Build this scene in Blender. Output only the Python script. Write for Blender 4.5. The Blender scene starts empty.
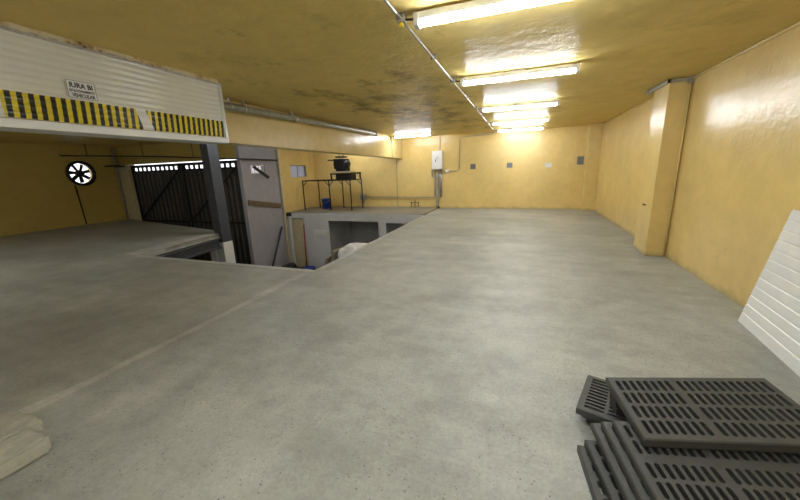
import bpy, bmesh, math, random
from mathutils import Vector, Matrix, Euler
random.seed(7)
S = bpy.context.scene
COL = S.collection
PI = math.pi

# ------------------------------------------------------------------ camera
cam_d = bpy.data.cameras.new('camera')
cam = bpy.data.objects.new('camera', cam_d); COL.objects.link(cam); S.camera = cam
cam_d.sensor_width = 36; cam_d.lens = 330.9 / 800 * 36; cam_d.clip_start = .02; cam_d.clip_end = 200
yw, pt, rl = math.radians(20.24), math.radians(13.74), math.radians(-1.99)
fw = Vector((-math.sin(yw) * math.cos(pt), math.cos(yw) * math.cos(pt), -math.sin(pt)))
rt = Vector((math.cos(yw), math.sin(yw), 0)); up = rt.cross(fw)
r2 = math.cos(rl) * rt + math.sin(rl) * up
u2 = -math.sin(rl) * rt + math.cos(rl) * up
cam.matrix_world = Matrix(((r2.x, u2.x, -fw.x, 0), (r2.y, u2.y, -fw.y, 0), (r2.z, u2.z, -fw.z, 1.6), (0, 0, 0, 1)))

# ------------------------------------------------------------------ world and exposure
w = bpy.data.worlds.new('overcast_sky'); S.world = w; w.use_nodes = True
w.node_tree.nodes['Background'].inputs[0].default_value = (.93, .95, 1, 1)
w.node_tree.nodes['Background'].inputs[1].default_value = 1.0
S.view_settings.view_transform = 'Standard'; S.view_settings.look = 'None'
S.view_settings.exposure = 1.25; S.view_settings.gamma = 1
LAMP = 36.0

# ------------------------------------------------------------------ materials
def new_mat(name):
    m = bpy.data.materials.new(name); m.use_nodes = True
    return m, m.node_tree, m.node_tree.nodes['Principled BSDF']
def N(nt, t, **kw):
    n = nt.nodes.new(t)
    for k, v in kw.items():
        if k in n.inputs: n.inputs[k].default_value = v
        else: setattr(n, k, v)
    return n
def coord(nt): return N(nt, 'ShaderNodeTexCoord').outputs['Object']
def noise(nt, scale, detail=4, rough=.6, vec=None, stretch=None):
    v = vec or coord(nt)
    if stretch:
        mp = N(nt, 'ShaderNodeMapping'); mp.inputs['Scale'].default_value = stretch
        nt.links.new(v, mp.inputs[0]); v = mp.outputs[0]
    n = N(nt, 'ShaderNodeTexNoise'); n.inputs['Scale'].default_value = scale
    n.inputs['Detail'].default_value = detail; n.inputs['Roughness'].default_value = rough
    nt.links.new(v, n.inputs['Vector']); return n.outputs['Fac']
def ramp(nt, fac, stops):
    r = N(nt, 'ShaderNodeValToRGB'); e = r.color_ramp.elements
    while len(e) < len(stops): e.new(.5)
    for x, (p, c) in zip(e, stops):
        x.position = p; x.color = (*c, 1) if len(c) == 3 else c
    nt.links.new(fac, r.inputs[0]); return r.outputs[0]
def mix(nt, fac, a, b, mode='MIX'):
    m = N(nt, 'ShaderNodeMix', data_type='RGBA', blend_type=mode)
    for s, v in ((m.inputs[0], fac), (m.inputs[6], a), (m.inputs[7], b)):
        if isinstance(v, (int, float)): s.default_value = v
        elif isinstance(v, tuple): s.default_value = (*v, 1)
        else: nt.links.new(v, s)
    return m.outputs[2]
def math_(nt, op, a, b=0., c=None):
    m = N(nt, 'ShaderNodeMath', operation=op)
    for i, v in enumerate((a, b) if c is None else (a, b, c)):
        if isinstance(v, (int, float)): m.inputs[i].default_value = v
        else: nt.links.new(v, m.inputs[i])
    return m.outputs[0]
def bump(nt, b, h, strength=.3, dist=.02):
    n = N(nt, 'ShaderNodeBump'); n.inputs['Strength'].default_value = strength
    n.inputs['Distance'].default_value = dist
    nt.links.new(h, n.inputs['Height']); nt.links.new(n.outputs[0], b.inputs['Normal'])
def simple(name, c, rough=.5, metal=0., nz=.12, scale=9, bmp=0., spec=.5):
    m, nt, b = new_mat(name)
    f = noise(nt, scale)
    lo = tuple(x * (1 - nz) for x in c); hi = tuple(min(1, x * (1 + nz)) for x in c)
    nt.links.new(ramp(nt, f, [(.3, lo), (.7, hi)]), b.inputs['Base Color'])
    b.inputs['Roughness'].default_value = rough; b.inputs['Metallic'].default_value = metal
    b.inputs['Specular IOR Level'].default_value = spec
    if bmp: bump(nt, b, f, bmp, .01)
    return m
def emis(name, c, s):
    m, nt, b = new_mat(name)
    b.inputs['Base Color'].default_value = (.8, .8, .8, 1)
    b.inputs['Emission Color'].default_value = (*c, 1); b.inputs['Emission Strength'].default_value = s
    return m

def concrete(name, base, speck=True, seam=False, cool=0):
    m, nt, b = new_mat(name)
    big = noise(nt, .55, 5, .62); mid = noise(nt, 3.2, 6, .7); fine = noise(nt, 38, 4, .7)
    st = noise(nt, 1.4, 5, .65, stretch=(.35, 1.6, 1))
    c = ramp(nt, big, [(.3, tuple(x * .72 for x in base)), (.7, tuple(x * 1.16 for x in base))])
    c = mix(nt, 1., c, ramp(nt, mid, [(.3, (.76, .76, .75)), (.7, (1.16, 1.16, 1.16))]), 'MULTIPLY')
    c = mix(nt, 1., c, ramp(nt, st, [(.3, (.86, .86, .85)), (.7, (1.08, 1.08, 1.08))]), 'MULTIPLY')
    c = mix(nt, 1., c, ramp(nt, fine, [(.3, (.86, .86, .86)), (.7, (1.1, 1.1, 1.1))]), 'MULTIPLY')
    if speck:
        vo = N(nt, 'ShaderNodeTexVoronoi'); vo.inputs['Scale'].default_value = 30
        nt.links.new(coord(nt), vo.inputs['Vector'])
        mask = math_(nt, 'MULTIPLY', ramp(nt, vo.outputs['Distance'], [(.10, (1, 1, 1)), (.17, (0, 0, 0))]),
                     ramp(nt, noise(nt, 2.1, 4, .7), [(.38, (0, 0, 0)), (.55, (1, 1, 1))]))
        c = mix(nt, mask, c, tuple(x * .3 for x in base))
        vo2 = N(nt, 'ShaderNodeTexVoronoi'); vo2.inputs['Scale'].default_value = 60
        nt.links.new(coord(nt), vo2.inputs['Vector'])
        mask2 = math_(nt, 'MULTIPLY', ramp(nt, vo2.outputs['Distance'], [(.14, (1, 1, 1)), (.24, (0, 0, 0))]),
                     ramp(nt, noise(nt, 5.1, 4, .7), [(.4, (0, 0, 0)), (.6, (.7, .7, .7))]))
        c = mix(nt, mask2, c, tuple(x * .5 for x in base))
    nt.links.new(c, b.inputs['Base Color'])
    nt.links.new(ramp(nt, mid, [(.3, (.42,) * 3), (.7, (.62,) * 3)]), b.inputs['Roughness'])
    b.inputs['Specular IOR Level'].default_value = .42
    bump(nt, b, math_(nt, 'ADD', fine, mid), .16, .012)
    return m

def paint(name, base, rough=.22, lump=1., stains=0, low=None):
    m, nt, b = new_mat(name)
    big = noise(nt, .9, 5, .6); mid = noise(nt, 5, 5, .6)
    c = ramp(nt, big, [(.3, tuple(x * .90 for x in base)), (.7, tuple(min(1, x * 1.06) for x in base))])
    c = mix(nt, 1., c, ramp(nt, mid, [(.3, (.94, .94, .92)), (.7, (1.04, 1.04, 1.04))]), 'MULTIPLY')
    if stains:   # mould and scorch marks that sit on the ceiling between the pipe and the lamps
        sep = N(nt, 'ShaderNodeSeparateXYZ'); nt.links.new(coord(nt), sep.inputs[0])
        bx = math_(nt, 'SUBTRACT', 1, math_(nt, 'ABSOLUTE', math_(nt, 'MULTIPLY', math_(nt, 'ADD', sep.outputs[0], 2.3), .50)))
        by = math_(nt, 'SUBTRACT', 1, math_(nt, 'ABSOLUTE', math_(nt, 'MULTIPLY', math_(nt, 'SUBTRACT', sep.outputs[1], 7.6), .19)))
        loc = math_(nt, 'MINIMUM', bx, by)
        n1 = noise(nt, 2.2, 7, .72, stretch=(1, .6, 1))
        f = math_(nt, 'ADD', n1, math_(nt, 'MULTIPLY', loc, .27))
        c = mix(nt, ramp(nt, f, [(.63, (0, 0, 0)), (.80, (.7, .7, .7))]), c, (.12, .075, .03))
        n2 = noise(nt, 1.1, 7, .75)
        c = mix(nt, ramp(nt, n2, [(.56, (0, 0, 0)), (.75, (.45, .45, .45))]), c, (.26, .17, .04))
    if low:
        sep = N(nt, 'ShaderNodeSeparateXYZ'); nt.links.new(coord(nt), sep.inputs[0])
        h = math_(nt, 'ADD', sep.outputs[2], math_(nt, 'MULTIPLY', noise(nt, 4, 5, .7), .25))
        c = mix(nt, ramp(nt, h, [(.12, (.8, .8, .8)), (.22, (0, 0, 0))]), c, low)
    nt.links.new(c, b.inputs['Base Color'])
    b.inputs['Roughness'].default_value = rough
    b.inputs['Specular IOR Level'].default_value = .6
    b.inputs['Specular IOR Level'].default_value = .008 if stains else (.22 if 'beam' in name else .5)
    h = math_(nt, 'ADD', noise(nt, 3.5, 4, .55), math_(nt, 'MULTIPLY', noise(nt, 22, 3, .5), .22))
    bump(nt, b, h, .30 * lump, .03)
    return m

M = {}
M['floor'] = concrete('grey_concrete', (.39, .40, .37))
M['floor_far'] = concrete('smooth_dark_concrete', (.385, .39, .345), speck=False)
M['floor_low'] = concrete('street_concrete', (.26, .26, .25), speck=False)
M['ledge'] = concrete('ledge_concrete', (.25, .23, .19), speck=False)
M['edge'] = concrete('pale_concrete_edge', (.50, .49, .45), speck=False)
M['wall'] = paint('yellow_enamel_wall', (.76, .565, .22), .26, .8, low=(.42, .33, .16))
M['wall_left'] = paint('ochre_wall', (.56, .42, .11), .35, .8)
M['ceiling'] = paint('yellow_enamel_ceiling', (.74, .565, .21), .32, 1.8, stains=1)
M['beam'] = paint('cream_enamel_beam', (.76, .585, .26), .22, 1.2)
M['dim_white_wall'] = paint('white_wall_dimmed_lilac', (.37, .355, .39), .6, .5)  # white wall beside the gate, its weak light put into a darker lilac tone
M['white_wall'] = paint('white_limewash', (.66, .66, .67), .6, .5)
M['recess'] = paint('pale_grey_plaster', (.72, .71, .67), .7, .5)
M['cream'] = simple('cream_paint', (.62, .54, .34), .4, nz=.1)
M['white'] = simple('white_paint', (.75, .75, .73), .35, nz=.05)
M['shutter'] = simple('white_enamel_steel', (.70, .69, .63), .14, nz=.05, scale=3)
M['panel'] = simple('white_pvc', (.80, .81, .80), .35, nz=.03)
M['galv'] = simple('galvanised_steel', (.42, .41, .38), .38, .7, nz=.2, scale=20)
M['pipe'] = simple('painted_grey_pipe', (.33, .31, .24), .4, nz=.2)
M['dark'] = simple('dark_rusty_steel', (.035, .032, .03), .55, .3, nz=.3)
M['black'] = simple('black_iron', (.012, .012, .012), .5, .2)
M['gate'] = simple('dark_brown_sheet', (.045, .04, .035), .5, .2, nz=.2)
M['post'] = simple('slate_grey_steel', (.06, .065, .08), .5, .1, nz=.15)
M['grate'] = simple('charcoal_recycled_plastic', (.062, .063, .059), .5, nz=.12, scale=14)
M['blue'] = simple('blue_plastic', (.02, .07, .42), .35)
M['red'] = simple('red_paint', (.35, .04, .03), .5)
M['wood'] = simple('brown_plank', (.16, .11, .06), .7, nz=.3)
M['lens'] = emis('lamp_diffuser', (.89, .945, 1.0), LAMP)
M['cap'] = simple('lamp_end_cap', (.6, .6, .6), .4)
M['grey_plate'] = simple('grey_plate', (.20, .20, .20), .35, .4)
M['pale_plate'] = simple('pale_plate', (.62, .62, .58), .35)
M['ink'] = simple('black_ink', (.02, .02, .02), .6, nz=0)
M['paper'] = simple('sticker_paper', (.72, .72, .70), .35, nz=.03)
M['sack'] = simple('white_woven_sack', (.78, .77, .76), .7, bmp=.4)
M['card'] = simple('brown_cardboard', (.34, .29, .21), .8, nz=.2)
M['yellow'] = simple('yellow_plastic', (.75, .55, .02), .4)
def make_mortar():
    m, nt, b = new_mat('chipped_mortar')
    f = noise(nt, 3.0, 6, .75)
    nt.links.new(ramp(nt, f, [(.36, (.05, .035, .02)), (.43, (.50, .34, .16)), (.5, (.62, .54, .36)), (.8, (.72, .66, .48))]), b.inputs['Base Color'])
    b.inputs['Roughness'].default_value = .8; bump(nt, b, f, .8, .03); return m
M['mortar'] = make_mortar()
M['stub'] = None
def make_block_mat():
    m, nt, b = new_mat('painted_concrete_blocks')
    big = noise(nt, 7, 5, .65)
    c = ramp(nt, big, [(.3, (.34, .33, .27)), (.7, (.50, .49, .41))])
    nt.links.new(c, b.inputs['Base Color']); b.inputs['Roughness'].default_value = .75
    bump(nt, b, noise(nt, 24, 5, .7), .5, .012); return m
M['stub'] = make_block_mat()
def make_tape():
    m, nt, b = new_mat('black_and_yellow_warning_tape')
    sep = N(nt, 'ShaderNodeSeparateXYZ'); nt.links.new(coord(nt), sep.inputs[0])
    u = math_(nt, 'ADD', math_(nt, 'MULTIPLY', sep.outputs[1], 1 / .0695), math_(nt, 'MULTIPLY', sep.outputs[2], -1.0))
    f = math_(nt, 'FRACT', u)
    nt.links.new(ramp(nt, f, [(0, (.70, .56, .03)), (.46, (.70, .56, .03)), (.49, (.015, .017, .015)), (.97, (.015, .017, .015)), (1, (.70, .56, .03))]), b.inputs['Base Color'])
    b.inputs['Roughness'].default_value = .2
    return m
M['tape'] = make_tape()
def glassy(name, c, e):
    m, nt, b = new_mat(name)
    nt.links.new(ramp(nt, noise(nt, 6), [(.3, tuple(x * .85 for x in c)), (.7, c)]), b.inputs['Base Color'])
    b.inputs['Roughness'].default_value = .25; b.inputs['Transmission Weight'].default_value = e
    return m
M['frost'] = glassy('frosted_glass', (.50, .52, .66), .35)
M['glassblock'] = glassy('pale_glass', (.90, .82, .88), .8)

# ------------------------------------------------------------------ mesh helpers
def obj(name, bm, m, parent=None, kind=None, label=None, smooth=False):
    me = bpy.data.meshes.new(name); bmesh.ops.recalc_face_normals(bm, faces=bm.faces)
    bm.to_mesh(me); bm.free()
    for mm in (m if isinstance(m, (list, tuple)) else [m]): me.materials.append(mm)
    if smooth:
        for p in me.polygons: p.use_smooth = True
    o = bpy.data.objects.new(name, me); COL.objects.link(o)
    if parent: o.parent = parent
    if kind: o['kind'] = kind
    if label: o['label'] = label
    return o
def st(name, bm, m): return obj(name, bm, m, None, 'structure')
def tag(o, label, cat, group=None):
    o['label'] = label; o['category'] = cat
    if group: o['group'] = group
    return o
def thing(name, label, cat, loc=(0, 0, 0), group=None, rot=(0, 0, 0)):
    o = bpy.data.objects.new(name, None); COL.objects.link(o)
    o.location = loc; o.rotation_euler = rot; o.empty_display_size = .1
    return tag(o, label, cat, group)
def copy_tree(o, parent=None):
    c = o.copy(); COL.objects.link(c); c.parent = parent
    for ch in list(o.children): copy_tree(ch, c)
    return c
def B(bm, x0, x1, y0, y1, z0, z1, bev=0, mi=0):
    t = bmesh.new()
    bmesh.ops.create_cube(t, size=1)
    for v in t.verts:
        v.co = Vector(((x0 + x1) / 2 + v.co.x * (x1 - x0), (y0 + y1) / 2 + v.co.y * (y1 - y0), (z0 + z1) / 2 + v.co.z * (z1 - z0)))
    if bev: bmesh.ops.bevel(t, geom=t.edges[:], offset=bev, segments=2, affect='EDGES', profile=.6)
    merge(bm, t, mi); return bm
def merge(bm, t, mi=0, mat=None):
    vm = {}
    for v in t.verts: vm[v] = bm.verts.new(mat @ v.co if mat else v.co)
    for f in t.faces:
        try:
            g = bm.faces.new([vm[v] for v in f.verts]); g.material_index = mi; g.smooth = f.smooth
        except ValueError: pass
    t.free()
def box(x0, x1, y0, y1, z0, z1, bev=0): return B(bmesh.new(), x0, x1, y0, y1, z0, z1, bev)
def bar(bm, a, b, wx, wy=None, mi=0, bev=0, up=(0, 0, 1)):
    a = Vector(a); b = Vector(b); wy = wy or wx; d = b - a; L = d.length; z = d.normalized()
    u = Vector(up)
    if abs(z.dot(u)) > .98: u = Vector((0, 1, 0))
    x = u.cross(z).normalized(); y = z.cross(x)
    t = bmesh.new(); bmesh.ops.create_cube(t, size=1)
    for v in t.verts: v.co = Vector((v.co.x * wx, v.co.y * wy, v.co.z * L))
    if bev: bmesh.ops.bevel(t, geom=t.edges[:], offset=bev, segments=1, affect='EDGES')
    R = Matrix((x, y, z)).transposed().to_4x4(); R.translation = (a + b) / 2
    merge(bm, t, mi, R); return bm
def tube(bm, pts, r, seg=12, mi=0, cap=True):
    pts = [Vector(p) for p in pts]; rings = []
    n = len(pts)
    for i, p in enumerate(pts):
        d = (pts[min(i + 1, n - 1)] - pts[max(i - 1, 0)]).normalized()
        u = Vector((0, 0, 1)) if abs(d.z) < .95 else Vector((0, 1, 0))
        x = u.cross(d).normalized(); y = d.cross(x)
        rr = r[i] if isinstance(r, (list, tuple)) else r
        rings.append([bm.verts.new(p + rr * (math.cos(2 * PI * k / seg) * x + math.sin(2 * PI * k / seg) * y)) for k in range(seg)])
    for a, b in zip(rings, rings[1:]):
        for k in range(seg):
            f = bm.faces.new((a[k], a[(k + 1) % seg], b[(k + 1) % seg], b[k])); f.smooth = True; f.material_index = mi
    if cap:
        bm.faces.new(rings[0][::-1]).material_index = mi; bm.faces.new(rings[-1]).material_index = mi
    return bm
def prism(bm, poly, z0, z1, mi=0):
    a = [bm.verts.new((x, y, z0)) for x, y in poly]; b = [bm.verts.new((x, y, z1)) for x, y in poly]
    bm.faces.new(a[::-1]).material_index = mi; bm.faces.new(b).material_index = mi
    n = len(poly)
    for i in range(n): bm.faces.new((a[i], a[(i + 1) % n], b[(i + 1) % n], b[i])).material_index = mi
    return bm

# ------------------------------------------------------------------ the setting
H = 2.8; XR = 2.35; YB = 13.2; XL = -15.0; YN = -4.0; ZL = -2.25
bm = bmesh.new()
prism(bm, [(-3.22, YN), (XR, YN), (XR, YB), (-3.15, YB), (-3.18, 4.5), (-3.22, 4.45)], -.28, 0)
st('floor', bm, M['floor'])
bm = bmesh.new()
prism(bm, [(XL, YN), (-3.22, YN), (-3.22, 4.45), (-7.6, 4.5), (-8.0, 7.1), (-8.25, 7.24), (XL, 8.84)], -.16, 0)
st('floor', bm, M['floor_far'])
bm = bmesh.new()      # worn lighter nosing along the hole's edge and the platform edge
prism(bm, [(-3.18, 4.5), (-3.10, 4.55), (-3.07, 11.0), (-3.15, 11.0)], .0, .006)
prism(bm, [(-7.6, 4.53), (-7.6, 4.41), (-3.22, 4.36), (-3.10, 4.45), (-3.2, 4.5)], .0, .006)
st('floor', bm, M['edge'])
bm = bmesh.new()
prism(bm, [(-7.60, 4.50), (-8.1, 4.50), (-8.32, 7.15), (-8.0, 7.1)], -.05, .012)
prism(bm, [(-7.59, 4.46), (-7.62, 4.46), (-8.02, 6.97), (-7.99, 6.97)], -.10, .012)
st('trim_1', bm, M['edge'])
st('floor', box(XL, -2.9, 4.0, 14.5, ZL - .1, ZL), M['floor_low'])
st('wall_near_low', box(-15, -3.2, 4.3, 4.42, ZL, -.17), M['recess'])
bm = bmesh.new()      # worn cement joint between the two floor pours: ragged pale strip
rs = random.Random(3)
L_, R_ = [], []
y = -1.0
while y < 4.4:
    wd = (.035 + .05 * max(0, math.sin(y * 2.1 + .3))) * rs.uniform(.6, 1.2)
    L_.append((-3.25 - wd, y)); R_.append((-3.19 + rs.uniform(-.008, .008), y)); y += .07
n = len(L_)
vl = [bm.verts.new((a, b, .004)) for a, b in L_]; vr = [bm.verts.new((a, b, .004)) for a, b in R_]
for i in range(n - 1): bm.faces.new((vl[i], vr[i], vr[i + 1], vl[i + 1]))
st('trim_2', bm, M['edge'])
# walls
st('wall_right', box(XR, XR + .15, YN, YB, -.28, H), M['wall'])
st('wall_back', box(-8.85, XR + .15, YB, YB + .15, -.3, H), M['wall'])
st('wall_back_low', box(-9.2, -2.9, YB + .15, YB + .3, ZL, -.3), M['recess'])
st('wall_behind_camera', box(XL, XR + .15, YN - .15, YN, -.28, H), M['wall'])
st('ceiling', box(XL - .15, XR + .15, YN - .15, YB + .3, H, H + .2), M['ceiling'])
# pillar on the right wall and corner pilaster
bm = box(2.06, XR, 6.63, 7.28, 0, H, .012); st('wall_right', bm, M['wall'])
bm = box(1.98, XR, 12.75, YB, 0, H, .01); st('wall_back', bm, M['wall'])
# thin cove lines where wall meets ceiling
bm = bmesh.new(); tube(bm, [(XR - .01, YN, H - .018), (XR - .01, YB, H - .018)], .02, 6)
st('trim_3', bm, M['beam'])
# left wall with the round fan hole
def wall_with_hole(x0, x1, y0, y1, z0, z1, cy, cz, r, seg=48):
    bm = bmesh.new(); rings = []
    for x in (x0, x1):
        inn, out = [], []
        for k in range(seg):
            a = 2 * PI * k / seg; c, s = math.cos(a), math.sin(a)
            inn.append(bm.verts.new((x, cy + r * c, cz + r * s)))
            t = min(((y1 - cy) / c if c > 1e-6 else (y0 - cy) / c if c < -1e-6 else 1e9), ((z1 - cz) / s if s > 1e-6 else (z0 - cz) / s if s < -1e-6 else 1e9))
            out.append(bm.verts.new((x, cy + t * c, cz + t * s)))
        for k in range(seg): bm.faces.new((inn[k], inn[(k + 1) % seg], out[(k + 1) % seg], out[k]))
        # corners
        for (yy, zz) in ((y0, z0), (y0, z1), (y1, z0), (y1, z1)):
            best = None
            for k in range(seg):
                a, b = out[k].co, out[(k + 1) % seg].co
                on = lambda v: (abs(v.y - yy) < 1e-5, abs(v.z - zz) < 1e-5)
                if (on(a)[0] and on(b)[1]) or (on(a)[1] and on(b)[0]): best = k
            if best is not None:
                v = bm.verts.new((x, yy, zz))
                try: bm.faces.new((out[best], out[(best + 1) % seg], v))
                except ValueError: pass
        rings.append(inn)
    for k in range(seg): bm.faces.new((rings[0][k], rings[0][(k + 1) % seg], rings[1][(k + 1) % seg], rings[1][k]))
    return bm
FY, FZ, FR = 7.65, 1.835, .37
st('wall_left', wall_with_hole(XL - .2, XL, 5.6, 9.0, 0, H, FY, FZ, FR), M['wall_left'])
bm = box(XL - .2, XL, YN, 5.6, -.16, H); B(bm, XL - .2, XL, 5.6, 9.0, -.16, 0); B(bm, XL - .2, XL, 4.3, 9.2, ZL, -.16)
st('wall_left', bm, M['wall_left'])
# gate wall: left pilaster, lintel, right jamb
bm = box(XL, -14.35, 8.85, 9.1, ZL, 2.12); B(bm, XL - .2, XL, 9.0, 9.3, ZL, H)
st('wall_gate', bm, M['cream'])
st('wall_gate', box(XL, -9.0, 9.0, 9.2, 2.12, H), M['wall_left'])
# ledge room: window wall (west side), with holes
def wall_x_holes(x0, x1, y0, y1, z0, z1, holes):
    bm = bmesh.new()
    ys = sorted({y0, y1, *[h[0] for h in holes], *[h[1] for h in holes]})
    zs = sorted({z0, z1, *[h[2] for h in holes], *[h[3] for h in holes]})
    for ya, yb in zip(ys, ys[1:]):
        for za, zb in zip(zs, zs[1:]):
            ym, zm = (ya + yb) / 2, (za + zb) / 2
            if any(h[0] < ym < h[1] and h[2] < zm < h[3] for h in holes): continue
            B(bm, x0, x1, ya, yb, za, zb)
    return bm
st('wall_left', wall_x_holes(-9.0, -8.85, 10.85, YB + .15, -.15, H, [(11.49, 12.56, 1.40, 1.90)]), M['wall'])
st('wall_left_low', box(-9.0, -8.85, 10.85, YB + .15, ZL, -.15), M['recess'])
st('wall_left_white', wall_x_holes(-9.0, -8.85, 8.93, 10.85, ZL, H, [(9.36, 10.03, 1.61, 1.91)]), M['dim_white_wall'])
# ledge slab and the white wall with openings under it
st('concrete_ledge', box(-8.85, -3.15, 11.0, YB, -.12, .05), M['ledge'])
def wall_y_holes(y0, y1, x0, x1, z0, z1, holes):
    bm = bmesh.new()
    xs = sorted({x0, x1, *[h[0] for h in holes], *[h[1] for h in holes]})
    zs = sorted({z0, z1, *[h[2] for h in holes], *[h[3] for h in holes]})
    for xa, xb in zip(xs, xs[1:]):
        for za, zb in zip(zs, zs[1:]):
            xm, zm = (xa + xb) / 2, (za + zb) / 2
            if any(h[0] < xm < h[1] and h[2] < zm < h[3] for h in holes): continue
            B(bm, xa, xb, y0, y1, za, zb)
    return bm
st('wall_front_low', wall_y_holes(10.96, 11.0, -8.85, -3.15, ZL, .035, [(-8.74, -8.07, ZL, -.17), (-6.95, -4.85, ZL, -.24), (-4.55, -3.4, ZL, -.28)]), M['white_wall'])
bm = box(-7.35, -7.25, 11.14, YB, ZL, -.12); B(bm, -4.78, -4.68, 11.14, YB, ZL, -.12)
B(bm, -8.85, -7.35, 11.9, 12.0, ZL, -.12)
st('wall_partition_low', bm, M['recess'])
st('door_1', box(-8.78, -8.05, 11.04, 11.07, ZL, -.2, .005), M['cream'])
st('wall_right_low', box(-3.15, -3.0, 4.45, YB, ZL, -.28), M['recess'])

# ceiling beam (slightly oblique)
def beam_x(y): return -4.62
bm = bmesh.new()
prism(bm, [(beam_x(4.48), 4.48), (beam_x(YB), YB), (beam_x(YB) - .35, YB), (beam_x(4.48) - .35, 4.48)], 2.03, H)
for v in bm.verts:
    if v.co.z < 2.1: v.co.z = 2.125 if v.co.y < 5 else 2.01
bmesh.ops.bevel(bm, geom=bm.edges[:], offset=.012, segments=2, affect='EDGES')
st('ceiling_beam', bm, M['beam'])

# windows
def window(name, y0, y1, z0, z1, bars_y, bars_z, glass, frame):
    root = bpy.data.objects.new(name, None); COL.objects.link(root); root['kind'] = 'structure'
    root.location = (-8.93, (y0 + y1) / 2, z0)
    cy = (y0 + y1) / 2; wv = (y1 - y0) / 2; hh = z1 - z0
    bm = bmesh.new(); t = .025
    B(bm, -.02, .05, -wv, wv, 0, t); B(bm, -.02, .05, -wv, wv, hh - t, hh); B(bm, -.02, .05, -wv, -wv + t, t, hh - t); B(bm, -.02, .05, wv - t, wv, t, hh - t)
    for k in range(1, bars_y): yy = -wv + 2 * wv * k / bars_y; B(bm, 0, .03, yy - .01, yy + .01, t, hh - t)
    for k in range(1, bars_z): zz = hh * k / bars_z; B(bm, .002, .028, -wv + t, wv - t, zz - .008, zz + .008)
    obj('window_frame', bm, frame, root)
    obj('pane', box(0, .006, -wv + t, wv - t, t, hh - t), glass, root)
window('window_1', 11.49, 12.56, 1.40, 1.90, 2, 1, M['frost'], M['galv'])
window('window_2', 9.36, 10.03, 1.61, 1.91, 6, 3, M['glassblock'], M['white'])

# ------------------------------------------------------------------ lamps
def make_lamp():
    root = thing('ceiling_light', '', 'light', (-.13, 2.85, H))
    obj('housing', B(box(-.69, .69, -.035, .035, -.055, -.0, .006), -.10, .10, -.02, .02, -.03, .019), M['cap'], root)
    bm = bmesh.new()
    seg = 10; rings = []
    for x in (-.67, .67):
        rings.append([bm.verts.new((x, .037 * math.cos(PI + PI * k / seg), -.055 + .042 * math.sin(PI + PI * k / seg))) for k in range(seg + 1)])
    for k in range(seg): bm.faces.new((rings[0][k], rings[0][k + 1], rings[1][k + 1], rings[1][k])).smooth = True
    for r in rings: bm.faces.new(r)
    bm.faces.new((rings[0][0], rings[1][0], rings[1][-1], rings[0][-1]))
    obj('diffuser', bm, M['lens'], root)
    for s in (-1, 1):
        obj('end_cap', box(s * .71 - .022, s * .71 + .022, -.042, .042, -.1, -.002, .008), M['cap'], root)
    return root
lamp0 = make_lamp()
spots = [(2.85, 'nearest ceiling batten light, cut off by the top of the photo'), (4.98, 'second batten light from the camera in the long ceiling row'),
         (7.45, 'third batten light from the camera in the long ceiling row'), (9.95, 'fourth batten light, last but one before the back wall'),
         (12.1, 'farthest batten light of the row, close to the back wall')]
for i, (y, l) in enumerate(spots):
    o = lamp0 if i == 0 else copy_tree(lamp0)
    o.location = (-.13, y, H - .02); o['label'] = l; o['group'] = 'batten lights in the ceiling row'
o = copy_tree(lamp0); o.location = (-3.75, 11.85, H); o.rotation_euler = (0, 0, -.12)
o['label'] = 'batten light by itself beside the ceiling beam, left of the row'; o['group'] = 'batten lights off the row'
for (x, y, l) in ((-.13, .6, 'batten light just overhead of the camera, above the top of the photo'), (-.13, -1.6, 'batten light farthest back, behind the camera'),
               (-8.2, 1.2, 'added unseen batten light over the left bay, nearer the white shutter box'), (-11.8, 1.2, 'added unseen batten light over the left bay, nearer the wall with the fan'),
               (-6.6, 12.0, 'added unseen batten light over the ledge, hidden behind the cream beam'), (-6.6, 7.4, 'added unseen batten light over the floor opening, hidden behind the cream beam')):  # last four are unseen battens added to brighten left bay, ledge and pit
    o = copy_tree(lamp0); o.location = (x, y, H); o['label'] = l; o['group'] = 'batten lights in the other bays'

# conduit along the lamps
t = thing('ceiling_conduit', 'thin galvanised conduit running along the ceiling beside the row of lights', 'conduit', (-.97, 5, 2.76))
bm = bmesh.new(); tube(bm, [(0, -8.5, 0), (0, 8.15, 0)], .011, 8); obj('pipe', bm, M['galv'], t)
for y in (2.85, 4.98, 7.45, 9.95, 12.1):
    b = box(-.035, .035, y - 5.035, y - 4.965, -.025, .038, .006); j = obj('junction_box', b, M['galv'], t)
    bm = bmesh.new(); tube(bm, [(.03, y - 5, -.005), (.16, y - 5 + .02, -.015), (.30, y - 5, -.01)], .009, 6); obj('cable', bm, M['dark'], j)
    if y < 3: obj('yellow_cap', box(-.015, .015, y - 5.02, y - 4.98, -.055, -.02, .004), M['yellow'], j, label='small yellow cap')
for y in (3.9, 6.2, 8.7, 11.0): obj('clamp', box(-.03, .03, y - 5.008, y - 4.992, -.014, .035), M['galv'], t)
# conduit on the back wall
t = tag(obj('wall_conduit', tube(bmesh.new(), [(-.97, YB - .06, 2.74), (-2.2, YB - .03, 2.70), (-2.29, YB - .03, 2.62), (-2.30, YB - .03, 1.55), (-2.36, YB - .03, 1.47), (-2.72, YB - .03, 1.46)], .013, 8), M['galv']),
        'bent metal conduit dropping down the yellow back wall to the small white box', 'conduit')
tag(obj('junction_box', box(-2.84, -2.70, YB - .07, YB - .001, 1.41, 1.52, .008), M['white']), 'small white junction box right of the tall white electrical cabinet', 'box')
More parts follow.
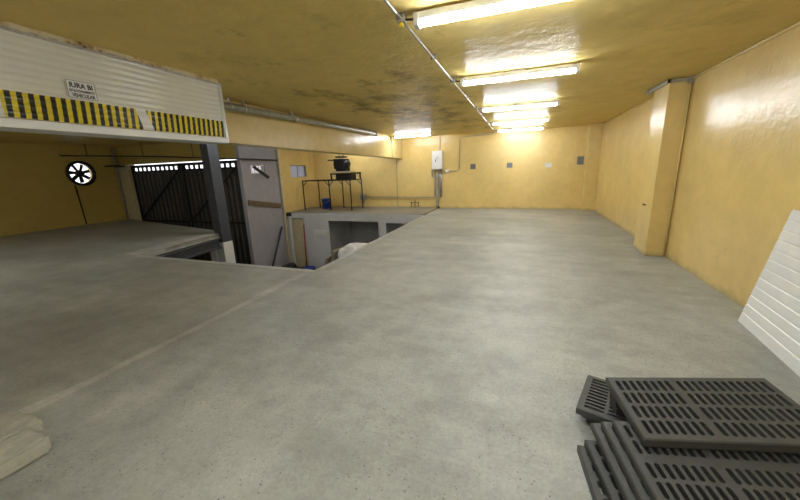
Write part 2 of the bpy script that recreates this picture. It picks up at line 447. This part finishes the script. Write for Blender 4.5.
# electrical cabinet
t = thing('electrical_cabinet', 'tall white electrical cabinet fixed on the yellow back wall', 'cabinet', (-3.14, YB, 1.54))
obj('body', box(-.2, .2, -.19, -.001, 0, .70, .012), M['white'], t)
d = obj('door', box(-.185, .185, -.205, -.19, .02, .68, .005), M['white'], t)
obj('handle', box(-.06, -.035, -.22, -.205, .28, .38, .004), M['dark'], d)
obj('badge', box(-.04, .07, -.208, -.205, .38, .50, .001), M['pale_plate'], d)
t = thing('cable_ducts', 'bundle of grey pipes running from the white cabinet down to the floor', 'duct', (-3.14, YB, 0))
obj('mounting_rail', box(-.075, .03, -.07, -.001, 0, 1.50), M['pipe'], t)
for x, z0 in ((.09, .45), (.135, .48)):
    obj('pipe', tube(bmesh.new(), [(x, -.05, z0), (x, -.05, 1.535)], .022, 8), M['galv'], t)
obj('side_bracket', B(box(-.26, -.22, -.08, -.01, 1.28, 1.53), -.26, .05, -.09, -.01, 1.24, 1.30), M['pipe'], t)
obj('foot', box(-.09, .05, -.08, -.01, .0, .08), M['dark'], t)
t = tag(obj('wall_pipe', tube(bmesh.new(), [(-3.27, YB - .05, 1.50), (-3.27, YB - .05, .48), (-3.30, YB - .05, .45), (-6.35, YB - .05, .47)], .02, 8), M['galv']),
        'long horizontal grey pipe running low along the back wall from cabinet to table', 'pipe')
tag(obj('switch_box', B(box(-6.60, -6.36, YB - .12, YB - .001, .36, .58, .01), -6.52, -6.44, YB - .1, YB - .001, .18, .36), M['pipe']), 'grey switch box on the back wall behind the tall metal table', 'box')
t = thing('pipe_stubs', 'short rusty pipe stubs with taps sticking up at the foot of the back wall', 'pipes', (-4.1, YB - .1, .03))
for dx in (-.16, 0, .14):
    obj('stub', tube(bmesh.new(), [(dx, 0, 0), (dx, 0, .2 + .1 * (dx == 0)), (dx + .02, -.02, .24)], .014, 6), M['dark'], t)
obj('crossbar', tube(bmesh.new(), [(-.2, 0, .2), (.18, 0, .22)], .012, 6), M['dark'], t)
tag(obj('corner_conduit', tube(bmesh.new(), [(-4.88, YB - .03, 2.76), (-4.88, YB - .03, .05)], .010, 6), M['pipe']), 'thin vertical conduit on the back wall at the end of the beam', 'conduit')
tag(obj('cabinet_conduit', tube(bmesh.new(), [(-3.05, YB - .04, 2.78), (-3.05, YB - .04, 2.25)], .010, 6), M['pale_plate']), 'short pale conduit from the ceiling into the top of the white cabinet', 'conduit')
for x, z, wd, ht, m, l in ((-1.78, 1.60, .19, .19, 'grey_plate', 'dark grey square plate on the back wall, nearest to the white cabinet'),
                       (-.45, 1.60, .20, .18, 'grey_plate', 'dark grey square plate in the middle of the back wall'),
                       (.86, 1.56, .22, .16, 'pale_plate', 'pale square plate on the back wall, third one from the cabinet'),
                       (1.86, 1.68, .20, .28, 'grey_plate', 'taller grey plate on the back wall right beside the corner pilaster')):
    yb = YB if x < 1.9 else 12.75
    r = thing('wall_plate', l, 'plate', (x, yb, z), 'square plates on the back wall')
    obj('plate', box(-wd / 2, wd / 2, -.02, -.001, -ht / 2, ht / 2, .003), M[m], r)
    for sx in (-1, 1): obj('socket_insert', box(sx * wd * .22 - .022, sx * wd * .22 + .022, -.026, -.02, -ht * .3, ht * .3), M[m], r)

# angle bracket wrapping the pillar head
t = thing('angle_bracket', 'rusty angle iron bracket wrapped round the head of the yellow pillar', 'bracket', (2.06, 6.63, 2.74))
obj('side_arm', B(box(-.035, -.001, -.035, .85, -.0, .05), -.05, -.001, .82, .87, -.02, .055), M['pipe'], t)
obj('front_arm', B(box(-.035, .29, -.035, -.001, -.0, .05), .22, .28, -.06, -.001, -.03, .058), M['pipe'], t)
tag(obj('pillar_conduit', tube(bmesh.new(), [(2.32, 6.60, 2.74), (2.32, 6.60, 0.03)], .013, 8), M['beam']), 'thin painted conduit down the corner of pillar and right wall', 'conduit')
tag(obj('wall_hook', tube(bmesh.new(), [(2.055, 6.9, .85), (2.02, 6.9, .85), (2.01, 6.9, .87)], .012, 6), M['dark']), 'small dark bolt sticking out of the pillar side', 'bolt')

# ------------------------------------------------------------------ roller shutter box with tape and sticker
t = thing('roller_shutter', 'white slatted roller shutter box with black and yellow tape hanging under the ceiling', 'shutter', (-3.8, 0, 2.05))
Y0, Y1 = -1.6, 3.68
def slat_profile(z):     # local z 0..0.72 -> outward x
    p = .056; f = (z % p) / p
    return .0045 * math.sin(PI * f) ** .8
def slats(y0, y1, z0, z1, off, nz):
    bm = bmesh.new(); pr = None
    for i in range(nz + 1):
        z = z0 + (z1 - z0) * i / nz; x = slat_profile(z) + off
        a, b = bm.verts.new((x, y0, z)), bm.verts.new((x, y1, z))
        if pr: bm.faces.new((pr[0], pr[1], b, a)).smooth = True
        pr = (a, b)
    return bm
sp = slats(Y0, Y1 - .05, .045, .70, 0, 140); obj('slat_panel', sp, M['shutter'], t)
obj('bottom_plate', box(-.30, .012, Y0, Y1, -.03, .04, .006), M['panel'], t)
obj('end_plate', B(box(-.32, .016, Y1 - .05, Y1, .04, .72, .004), -.0, .022, Y1 - .035, Y1 - .025, .04, .72), M['shutter'], t)
obj('top_rail', box(-.03, .022, Y0, Y1, .69, .715, .004), M['galv'], t, label='grey steel rail along the top')
bm = bmesh.new(); rs = random.Random(5)
yy = Y0; prof = []
while yy < Y1: prof.append((yy, .718 - rs.uniform(0, .012))); yy += .06
for (ya, za), (yb, zb) in zip(prof, prof[1:]):
    B(bm, -.05, .018 + rs.uniform(0, .012), ya, yb, za, .7495)
obj('mortar_strip', bm, M['mortar'], t, label='ragged cream mortar strip between rail and ceiling')
for ya, yb in ((1.55, 2.565), (2.665, 3.625)):
    tp = slats(ya, yb, .048, .248, .0015, 44)
    for v in tp.verts:     # tape ends are cut slanting
        if abs(v.co.y - yb) < 1e-5 and yb < 3: v.co.y += .02 - (v.co.z - .05) * .25
        if abs(v.co.y - ya) < 1e-5 and ya > 2: v.co.y += .03 - (v.co.z - .05) * .3
    obj('warning_tape', tp, M['tape'], t, label='black and yellow striped tape')
sg = obj('sticker', box(.015, .017, 1.985, 2.205, .262, .412), M['paper'], t, label='white sticker with black lettering')
bm = bmesh.new()
for a in (.264, .408): B(bm, .017, .0176, 1.987, 2.203, a, a + .003)
for a in (1.987, 2.200): B(bm, .017, .0176, a, a + .003, .264, .41)
obj('border', bm, M['ink'], sg)
def text(body, size, loc, rot, m, parent, name, sx=1, ext=.0006):
    cu = bpy.data.curves.new(name, 'FONT'); cu.body = body; cu.size = size; cu.extrude = ext
    cu.align_x = 'CENTER'; cu.align_y = 'CENTER'; cu.offset = size * .035; cu.resolution_u = 2
    o = bpy.data.objects.new(name, cu); COL.objects.link(o)
    me = bpy.data.meshes.new_from_object(o, depsgraph=bpy.context.evaluated_depsgraph_get())
    bpy.data.objects.remove(o)
    me.materials.clear(); me.materials.append(m)
    o = bpy.data.objects.new(name, me); COL.objects.link(o); o.parent = parent
    o.location = loc; o.rotation_euler = rot; o.scale = (sx, 1, 1); return o
RT = (PI / 2, 0, PI / 2)
text('IURA BI', .058, (.0175, 2.095, .370), RT, M['ink'], sg, 'lettering', .92)
text('ESTACIONAMIENTO', .029, (.0175, 2.095, .325), RT, M['ink'], sg, 'lettering', .72)
text('VEHICULAR', .040, (.0175, 2.10, .288), RT, M['ink'], sg, 'lettering', .82)

tag(obj('beam_conduit', tube(bmesh.new(), [(-4.605, 12.0, 2.795), (-4.605, 12.0, 2.04)], .012, 6), M['galv']), 'thin conduit dropping down the far end of the cream beam', 'conduit')
# drain pipe along the beam
t = thing('drain_pipe', 'thick grey drain pipe hung along the cream beam under the ceiling', 'pipe')
def px(y): return beam_x(y) + .15
obj('pipe', tube(bmesh.new(), [(px(3.75), 3.75, 2.66), (px(10.3), 10.3, 2.72)], .062, 16), M['pipe'], t)
def pz(y): return 2.66 + (y - 3.75) * .06 / 6.55
for y in (6.1, 10.2):
    obj('coupling', tube(bmesh.new(), [(px(y - .07), y - .07, pz(y)), (px(y + .07), y + .07, pz(y))], .072, 16), M['pipe'], t)
for y in (4.45, 4.75, 6.0, 8.4):
    bm = bmesh.new(); B(bm, px(y) - .012, px(y) + .012, y - .012, y + .012, pz(y), H)
    tube(bm, [(px(y), y - .015, pz(y)), (px(y), y + .015, pz(y))], .068, 16)
    if y == 6.0: B(bm, px(y) - .05, px(y) + .05, y - .05, y + .05, pz(y) + .04, H - .05)
    obj('hanger', bm, M['galv'], t)

# ------------------------------------------------------------------ exhaust fan
t = thing('exhaust_fan', 'round wall exhaust fan with black blades against bright daylight', 'fan', (XL, FY, FZ))
bm = bmesh.new(); seg = 40
for (r0, r1, x0, x1) in ((FR - .02, FR + .07, -.06, .05),):
    rr = [[bm.verts.new((x, r * math.cos(2 * PI * k / seg), r * math.sin(2 * PI * k / seg))) for k in range(seg)] for x, r in ((x0, r0), (x1, r0), (x1, r1), (x0 + .061, r1))]
    for a, b in zip(rr, rr[1:]):
        for k in range(seg): bm.faces.new((a[k], a[(k + 1) % seg], b[(k + 1) % seg], b[k])).smooth = True
obj('housing_ring', bm, M['black'], t)
for i in range(7):
    a = 2 * PI * i / 7 + .28; bm = bmesh.new()
    vs = []
    for r, hw, tw in ((.08, .045, .02), (.2, .055, .025), (FR - .04, .055, .02)):
        ca, sa = math.cos(a), math.sin(a)
        for s in (-1, 1):
            vs.append(bm.verts.new((-.08 + s * tw, r * ca - s * hw * sa, r * sa + s * hw * ca)))
    for k in (0, 2): bm.faces.new((vs[k], vs[k + 1], vs[k + 3], vs[k + 2]))
    bl = obj('blade', bm, M['black'], t); md = bl.modifiers.new('thickness', 'SOLIDIFY'); md.thickness = .008
obj('hub', tube(bmesh.new(), [(-.14, 0, 0), (-.02, 0, 0), (0, 0, 0)], [.12, .12, .09], 24), M['black'], t)
obj('support_bar', bar(bmesh.new(), (-.15, -FR, -.03), (-.15, FR, .03), .02, .02), M['black'], t)
tag(obj('fan_cable', tube(bmesh.new(), [(XL + .02, 7.38, 1.42), (XL + .02, 7.40, .8), (XL + .02, 7.42, .02)], .018, 6), M['dark']), 'dark cable running down the wall under the exhaust fan', 'cable')
tag(obj('corner_pipe', tube(bmesh.new(), [(XL + .05, 8.8, 2.78), (XL + .05, 8.8, .03)], .045, 8), M['pipe']), 'dark drainpipe in the corner between fan wall and gate', 'pipe')
t = thing('overhead_rail', 'long thin dark rail running across above the metal gate', 'rail', (0, 0, 0))
obj('rail', tube(bmesh.new(), [(-14.97, 7.17, 2.44), (-12.1, 8.6, 2.32), (-8.72, 8.76, 2.10), (-8.76, 10.3, 2.085), (-8.80, 10.72, 2.085)], .022, 8), M['dark'], t)
for x, y, z in ((-14.2, 7.55, 2.41), (-12.6, 8.35, 2.34), (-10.6, 8.67, 2.22)): obj('hanger', bar(bmesh.new(), (x, y, H), (x, y, z), .018), M['dark'], t)
t = tag(obj('floodlight', B(box(-15.0 + .15, -14.3, 8.35, 8.6, 2.05, 2.10, .015), -14.7, -14.5, 8.4, 8.855, 2.04, 2.09, .01), M['black']), 'flat black floodlight sticking out at the upper left of the gate', 'floodlight')

# ------------------------------------------------------------------ gate
t = thing('metal_gate', 'double leaf dark corrugated metal gate with diagonal braces', 'gate', (-11.65, 9.0, ZL))
GH = 4.33
for s in (-1, 1):
    x0, x1 = (-2.69, -.02) if s < 0 else (.02, 2.69)
    lf = obj('leaf', bmesh.new(), M['gate'], t)
    bm = bmesh.new(); n = 12; pv = None
    for i in range(n * 4 + 1):
        x = x0 + (x1 - x0) * i / (n * 4); yo = (.0, .0, .05, .05)[i % 4]
        a, b = bm.verts.new((x, yo, .03)), bm.verts.new((x, yo, GH - .22))
        if pv: bm.faces.new((pv[0], a, b, pv[1]))
        pv = (a, b)
    me = lf.data; bm.to_mesh(me); bm.free()
    md = lf.modifiers.new('thickness', 'SOLIDIFY'); md.thickness = .004
    bm = bmesh.new()
    for xx in (x0 + .03, x1 - .03): bar(bm, (xx, -.035, .02), (xx, -.035, GH), .06, .05)
    for zz in (.05, GH - .24, 2.2): bar(bm, (x0 + .06, -.035, zz), (x1 - .06, -.035, zz), .05, .05)
    B(bm, x0, x1, -.06, -.01, GH - .10, GH)
    k = x0 + .1
    while k < x1: B(bm, k - .04, k + .06, -.02, .0, GH - .25, GH - .07); k += .24
    obj('leaf_frame', bm, M['black'], lf)
    bm = bmesh.new(); bar(bm, (x0 + .1, -.085, 2.25), (x1 - .1, -.085, GH - .25), .06, .03)
    obj('brace', bm, M['black'], lf)
obj('bolt_latch', B(box(-.08, .14, -.13, -.085, 2.9, 2.98), .0, .04, -.12, -.085, 2.3, 3.2), M['dark'], t)
tag(obj('pavement', box(-19, -6, 9.4, 22, ZL - .1, ZL), M['floor_low']), 'grey pavement outside behind the metal gate', 'pavement')
bpy.data.objects['pavement']['kind'] = 'structure'

# white partition furniture
tag(obj('brown_plank', bar(bmesh.new(), (-8.82, 9.0, .65), (-8.82, 10.62, .36), .03, .18, up=(0, 0, 1)), M['wood']), 'brown plank fixed low across the white wall beside the gate', 'plank')
tag(obj('lamp_arm', bar(bmesh.new(), (-8.82, 9.45, 1.86), (-8.6, 9.9, 1.45), .05, .10), M['dark']), 'dark strip hanging askew over the small pale window', 'strip')
tag(obj('leaning_rod', tube(bmesh.new(), [(-8.55, 9.2, ZL + .02), (-8.78, 10.5, -.45)], .035, 8), M['dark']), 'dark rod leaning against the white wall below floor level', 'rod')
tag(obj('white_post', box(-8.84, -8.77, 10.74, 10.82, ZL, H, .01), M['cream']), 'tall slim pale post at the corner of ledge and white wall', 'post')
tag(obj('white_post', box(-8.70, -8.64, 10.86, 10.95, ZL, -.1, .004), M['white']), 'thin white door jamb pipe beside the doorway under the ledge', 'post')
bm = bmesh.new(); B(bm, -8.78, -8.62, 10.84, 10.95, -.07, .06); tag(obj('pipe_bracket', bm, M['dark']), 'dark bracket where the pale post meets the ledge', 'bracket')
tag(obj('red_pole', tube(bmesh.new(), [(-8.10, 10.88, ZL), (-8.06, 10.92, -.42)], .022, 8), M['red']), 'red pole standing at the right side of the low doorway', 'pole')
tag(obj('utility_strip', B(box(-7.62, -7.02, 10.92, 10.959, -.80, -.62, .004), -7.12, -7.0, 10.90, 10.92, -.75, -.66), M['white']), 'white horizontal box fixed on the white wall under the ledge', 'box')
# sacks, cardboard, tub
def lumpy(name, m, c, s, seed, label, cat):
    bm = bmesh.new(); bmesh.ops.create_icosphere(bm, subdivisions=4, radius=1)
    rs = random.Random(seed); ph = [rs.uniform(0, 6) for _ in range(6)]
    for v in bm.verts:
        x, y, z = v.co; k = 1 + .12 * math.sin(3 * x + ph[0]) * math.sin(4 * y + ph[1]) + .07 * math.sin(7 * z + ph[2] + 5 * x)
        q = [math.copysign(abs(a) ** .7, a) for a in (x, y, z)]
        v.co = Vector((q[0] * s[0] * k, q[1] * s[1] * k, q[2] * s[2] * k)) + Vector(c)
    o = obj(name, bm, m, smooth=True); return tag(o, label, cat)
lumpy('white_sack', M['sack'], (-4.75, 8.85, -1.43), (.45, .6, .80), 2, 'bulging white woven sack standing in the pit near the floor edge', 'sack')
bm = bmesh.new(); bar(bm, (-5.75, 8.9, ZL + .02), (-5.30, 8.9, -.78), .04, .8, up=(0, 1, 0))
bar(bm, (-5.86, 8.75, ZL + .02), (-5.55, 8.75, -.98), .04, .6, up=(0, 1, 0))
tag(obj('cardboard_sheets', bm, M['card']), 'brown cardboard sheets leaning on the white sack', 'cardboard')
bm = bmesh.new(); tube(bm, [(-7.65, 10.4, ZL), (-7.65, 10.4, -2.03), (-7.65, 10.4, -2.01)], [.2, .24, .25], 24, cap=True)
tag(obj('blue_tub', bm, M['blue']), 'dark blue tub on the lower floor below the ledge', 'tub')
lumpy('black_bag', M['black'], (-8.15, 9.9, -2.0), (.22, .34, .26), 5, 'black bag lying at the foot of the white wall', 'bag')

# ------------------------------------------------------------------ steel column and slab beam
t = thing('steel_column', 'dark grey steel column with white painted foot rising through the floor opening', 'column', (-8.0, 7.05, ZL), rot=(0, 0, -.1))
def hsec(z0, z1, g=0):
    bm = bmesh.new(); h = .15 + g
    B(bm, -h, h, -h, -h + .03 + g, z0, z1); B(bm, -h, h, h - .03 - g, h, z0, z1); B(bm, -.012 - g, .012 + g, -h + .03 + g, h - .03 - g, z0, z1)
    B(bm, -h, -h + .02, -h + .03 + g, h - .03 - g, z0, z1)
    B(bm, h - .02, h, -h + .03 + g, h - .03 - g, z0, z1); return bm
obj('shaft', hsec(0, H - ZL - .02), M['post'], t)
obj('painted_foot', hsec(1.2, 2.00, .004), M['white'], t, label='white painted band')
obj('base_plate', box(-.25, .25, -.25, .25, 0, .02), M['post'], t)
bm = bmesh.new(); bar(bm, (-7.68, 4.46, -.24), (-8.02, 6.86, -.24), .10, .26)
bar(bm, (-7.62, 4.46, -.12), (-7.96, 6.86, -.12), .14, .03); bar(bm, (-7.62, 4.46, -.38), (-7.96, 6.86, -.38), .14, .03)
tag(obj('steel_beam', bm, M['post']), 'dark grey steel beam carrying the edge of the left floor platform', 'beam')
tag(obj('support_post', box(-8.55, -8.35, 7.0, 7.2, ZL, -.16), M['recess']), 'short pale post behind the steel beam under the platform', 'post')

# ------------------------------------------------------------------ table with machine, bucket
t = thing('metal_table', 'tall thin-legged black metal table standing on the ledge', 'table', (-7.4, 12.25, .05))
ZT = 1.20
for (x, y) in ((-1.15, -.45), (.1, -.45), (1.06, -.45), (-.99, .45), (.2, .45), (1.11, .45)):
    lg = obj('leg', bar(bmesh.new(), (x * 1.0, y, 0), (x, y, ZT), .035), M['black'], t)
    bm = bmesh.new()
    if y < 0 and x < 1: bar(bm, (x, y, ZT - .22), (x + .2, y, ZT - .02), .022)
    if x > -.9: bar(bm, (x, y, ZT - .22), (x - .2, y, ZT - .02), .022)
    obj('gusset', bm, M['black'], lg)
bm = bmesh.new()
for y in (-.45, .45): bar(bm, (-1.17, y, ZT), (1.13, y, ZT), .04)
for x in (-1.15, .1, 1.08): bar(bm, (x, -.45, ZT), (x, .45, ZT), .04)
obj('top_frame', bm, M['black'], t)
bm = bmesh.new()
for (x, y) in ((.22, -.42), (1.08, -.42), (.26, .42), (1.08, .42)): bar(bm, (x, y, ZT + .02), (x, y, ZT + .25), .05)
for y in (-.42, .42): bar(bm, (.19, y, ZT + .25), (1.12, y, ZT + .25), .06)
for x in (.25, .45, .8, 1.08): bar(bm, (x, -.42, ZT + .25), (x, .42, ZT + .25), .06)
obj('raised_frame', bm, M['black'], t)
obj('motor_sump', box(.34, .96, -.3, .3, ZT + .02, ZT + .23, .02), M['black'], t)  # sump box of the motor unit, parented to the table
t = thing('compressor', 'black oily motor unit sitting on top of the metal table', 'machine', (-6.86, 12.2, 1.60))
obj('body', box(-.25, .20, -.25, .25, .08, .48, .03), M['black'], t)
obj('cylinder', tube(bmesh.new(), [(-.30, 0, .28), (-.31, 0, .28), (.28, 0, .24), (.32, 0, .22)], [.10, .16, .18, .10], 20), M['black'], t)
obj('cylinder_head', box(-.2, .18, -.18, .18, .52, .58, .02), M['black'], t)
obj('base', box(-.32, .42, -.26, .26, -.045, .0, .01), M['galv'], t)
obj('support_block', box(-.2, .25, -.2, .2, .0, .12, .02), M['black'], t)
obj('shaft', tube(bmesh.new(), [(-.62, -.05, .44), (-.2, -.05, .44)], .025, 8), M['black'], t)
obj('hose', tube(bmesh.new(), [(-.1, 0, .5), (-.12, 0, .68), (-.02, 0, .72), (.08, .02, .62), (.1, .02, .5)], .014, 6), M['black'], t)
tag(obj('hanging_cable', tube(bmesh.new(), [(-7.15, 12.2, 2.795), (-7.13, 12.2, 2.34)], .01, 6), M['black']), 'thin cable hanging from the ceiling above the motor unit', 'cable')
t = thing('bucket', 'blue plastic bucket on the ledge under the metal table', 'bucket', (-7.85, 12.35, .05))
bm = bmesh.new(); seg = 24; rr = []
for r, z in ((.0, .01), (.16, .0), (.185, .40), (.195, .40), (.195, .43), (.175, .43), (.15, .03), (.0, .03)):
    rr.append([bm.verts.new((r * math.cos(2 * PI * k / seg), r * math.sin(2 * PI * k / seg), z)) for k in range(seg)])
for a, b in zip(rr, rr[1:]):
    for k in range(seg): bm.faces.new((a[k], a[(k + 1) % seg], b[(k + 1) % seg], b[k])).smooth = True
bmesh.ops.remove_doubles(bm, verts=bm.verts[:], dist=1e-5)
obj('body', bm, M['blue'], t)
obj('handle', tube(bmesh.new(), [(.19 * math.cos(a), -.19 * math.sin(a) * .9 - .02, .40 - .17 * math.sin(a) * .8) for a in [PI * k / 12 for k in range(13)]], .006, 6), M['galv'], t)

# ------------------------------------------------------------------ corrugated white panel leaning on right wall
t = thing('corrugated_panel', 'white ribbed plastic panel leaning against the right wall', 'panel', (0, 0, 0))
def P_(u, v):     # u along bottom from far corner towards the camera, v up the slope
    b0, b1 = Vector((2.14, 4.03, .004)), Vector((1.93, 2.05, .004))
    t0 = Vector((2.325, 4.0, 1.12)) 
    return b0 + (b1 - b0) * u + (t0 - b0) * v
nrm = (P_(1, 0) - P_(0, 0)).cross(P_(0, 1) - P_(0, 0)).normalized()
if nrm.x > 0: nrm = -nrm
bm = bmesh.new(); rib = 12; pv = []
for i in range(rib * 8 + 1):
    v = i / (rib * 8); f = (i % 8) / 8
    off = .006 * (0 if f < .1 else 1)
    row = [bm.verts.new(P_(u, v) + nrm * off) for u in (0, .5, 1)]
    if pv:
        for k in (0, 1): bm.faces.new((pv[k], pv[k + 1], row[k + 1], row[k]))
    pv = row
o = obj('ribbed_sheet', bm, M['panel'], t); md = o.modifiers.new('thickness', 'SOLIDIFY'); md.thickness = .012
bm = bmesh.new(); bar(bm, P_(0, 0) + nrm * .008, P_(1, 0) + nrm * .008, .03, .022, up=tuple(nrm)); obj('bottom_rail', bm, M['panel'], t)
bm = bmesh.new(); bar(bm, P_(0, 0), P_(0, 1), .024, .018, up=tuple(nrm)); obj('side_rail', bm, M['panel'], t)

# ------------------------------------------------------------------ concrete stub at lower left
t = thing('concrete_curb', 'low whitewashed concrete block curb at the lower left corner of the photo', 'curb', (0, 0, 0))
bm = bmesh.new(); rs = random.Random(9)
def blk(x0, x1, y0, y1, z0, z1, sl=0):
    tb = bmesh.new(); bmesh.ops.create_cube(tb, size=1)
    for v in tb.verts:
        zz = z1 if v.co.z > 0 else z0
        if v.co.z > 0 and v.co.x < 0: zz -= sl
        v.co = Vector((x0 if v.co.x < 0 else x1, y0 if v.co.y < 0 else y1, zz))
    bmesh.ops.bevel(tb, geom=tb.edges[:], offset=.018, segments=2, affect='EDGES')
    bmesh.ops.subdivide_edges(tb, edges=[e for e in tb.edges if e.calc_length() > .08], cuts=5, use_grid_fill=True)
    for v in tb.verts: v.co += Vector([rs.uniform(-.004, .004) for _ in range(3)])
    merge(bm, tb)
blk(-3.13, -2.83, .34, .91, 0.005, .13, .01); blk(-2.825, -2.60, .46, .84, 0.005, .12); blk(-2.825, -2.60, -.05, .45, 0.005, .12)
blk(-3.13, -2.83, -.24, .33, 0.005, .125); blk(-2.825, -2.60, -.56, -.06, 0.005, .12); blk(-3.13, -2.83, -.8, -.25, 0.005, .12)
obj('blocks', bm, M['stub'], t)
tag_mortar = obj('mortar', box(-3.11, -2.62, -.78, .82, 0.0, .105), M['edge'], t)

# ------------------------------------------------------------------ slotted grates
def grate_mesh(cols, rows, W, D, T=.045, gap_after=None, row_gap=None):
    """one moulded slotted cover: frame, rounded slots, skirt; origin at back left corner, top at z=0"""
    bm = bmesh.new(); mx, my = .026, .026; g = .022 if gap_after else 0
    cw = (W - 2 * mx - g) / cols; gr = .03 if row_gap else 0; rh = (D - 2 * my - gr) / rows
    tw = -.034
    for r in range(rows):
        yc = -my - rh * (r + .5) - (gr if row_gap and r >= row_gap else 0)
        for c in range(cols):
            xc = mx + cw * (c + .5) + (g if gap_after and c >= gap_after else 0)
            hw, hh = cw / 2, rh / 2; sr = cw * .29; sl = hh - .008 - sr
            hole = [(sr * math.cos(a), sl + sr * math.sin(a)) for a in [PI * k / 5 for k in range(6)]] + [(-sr * math.cos(a), -sl - sr * math.sin(a)) for a in [PI * k / 5 for k in range(6)]]
            out = [(hw, sl), (hw, hh), (hw / 3, hh), (-hw / 3, hh), (-hw, hh), (-hw, sl), (-hw, -sl), (-hw, -hh), (-hw / 3, -hh), (hw / 3, -hh), (hw, -hh), (hw, -sl)]
            for z, flip in ((0, 0), (tw, 1)):
                hi = [bm.verts.new((xc + a, yc + b, z)) for a, b in hole]; ho = [bm.verts.new((xc + a, yc + b, z)) for a, b in out]
                for k in range(12):
                    f = (hi[k], ho[k], ho[(k + 1) % 12], hi[(k + 1) % 12]); bm.faces.new(f[::-1] if flip else f)
                if not flip: top = hi
                else:
                    for k in range(12): bm.faces.new((top[k], hi[k], hi[(k + 1) % 12], top[(k + 1) % 12]))
        # ribs under the bridges between rows
    for r in range(rows + 1):
        yc = -my - rh * r - (gr if row_gap and r > row_gap else 0); B(bm, mx, W - mx, yc - .006, yc + .006, -T + .004, tw)
    if row_gap:
        yg = -my - rh * row_gap; xg = mx + cw * gap_after; B(bm, mx, xg, yg - gr, yg, tw, 0); B(bm, xg + g, W - mx, yg - gr, yg, tw, 0)
    if gap_after:
        xg = mx + cw * gap_after; B(bm, xg, xg + g, -D + my, -my, tw, 0); B(bm, xg + g / 2 - .006, xg + g / 2 + .006, -D + my, -my, -T + .004, tw)
    # bevelled frame: outer loop drawn as a picture frame with chamfer
    o3 = .006
    loops = []
    for (i, z) in ((mx, tw), (mx, 0), (o3, 0), (0, -o3), (0, -T), (.014, -T), (.014, tw - .002), (mx, tw)):
        iy = i * my / mx if i > .02 else i
        loops.append([bm.verts.new(p) for p in ((i, -iy, z), (W - i, -iy, z), (W - i, -D + iy, z), (i, -D + iy, z))])
    for a, b in zip(loops[1:-1], loops[2:]):
        for k in range(4): bm.faces.new((a[k], a[(k + 1) % 4], b[(k + 1) % 4], b[k]))
    return bm
def make_grate(name, bm, label):
    root = thing(name, label, 'grate', (0, 0, 0), 'slotted grates in the stack')
    me = bpy.data.meshes.new(name); bm.to_mesh(me); bm.free(); me.materials.append(M['grate'])
    return me
big = bpy.data.meshes.new('slotted_grate'); bm = grate_mesh(20, 4, .80, .455, gap_after=8); bm.normal_update(); bm.to_mesh(big); bm.free(); big.materials.append(M['grate'])
small = bpy.data.meshes.new('slotted_grate'); bm = grate_mesh(10, 4, .43, .43); bm.normal_update(); bm.to_mesh(small); bm.free(); small.materials.append(M['grate'])
GR = []
def grate(me, loc, rot, label):
    o = bpy.data.objects.new('slotted_grate', me); COL.objects.link(o); o.location = loc; o.rotation_euler = rot
    tag(o, label, 'grate', 'slotted grates in the stack'); GR.append(o); return o
long_ = bpy.data.meshes.new('slotted_grate'); bm = grate_mesh(20, 6, .80, .645, gap_after=8, row_gap=2); bm.normal_update(); bm.to_mesh(long_); bm.free(); long_.materials.append(M['grate'])
strip = bpy.data.meshes.new('slotted_grate'); bm = grate_mesh(10, 1, .40, .09); bm.normal_update(); bm.to_mesh(strip); bm.free(); strip.materials.append(M['grate'])
grate(big, (.536, 2.066, .338), (.055, -.088, .16), 'charcoal slotted grate lying on the very top of the stack')
grate(long_, (.518, 1.780, .2625), (.045, -.065, .16), 'charcoal slotted grate just below the top one, its slots in full view at the front')
grate(long_, (.477, 1.818, .2145), (.045, -.065, .16), 'charcoal slotted grate third from the top, its left edge peeking out')
grate(long_, (.438, 1.853, .1665), (.045, -.065, .16), 'charcoal slotted grate fourth from the top, leftmost of the three fanned long ones')
grate(small, (.405, 1.80, .091), (0, 0, .17), 'charcoal slotted grate barely showing above the lowest one at the front left')
grate(small, (.372, 1.80, .045), (0, 0, .10), 'small charcoal grate lowest on the floor at the front left of the stack')
TH = 1.256
grate(small, (.46, 2.06, .045), (0, 0, TH), 'small charcoal grate flat on the floor under the back of the stack')
grate(small, (.43, 2.04, .090), (0, 0, TH), 'small charcoal grate second from the floor under the back of the stack')
corner_ = bpy.data.meshes.new('slotted_grate'); bm = grate_mesh(10, 3, .41, .43); bm.normal_update(); bm.to_mesh(corner_); bm.free(); corner_.materials.append(M['grate'])
grate(corner_, (.385, 2.005, .135), (0, 0, TH), 'small charcoal grate poking out at the back left of the stack')
for k, l in enumerate(('lowest', 'middle', 'topmost')):
    grate(strip, (.58 - .006 * k, 2.085, .187 + .0455 * k), (0, 0, .16), 'narrow charcoal grate wedged under the back of the top one, %s of three' % l)
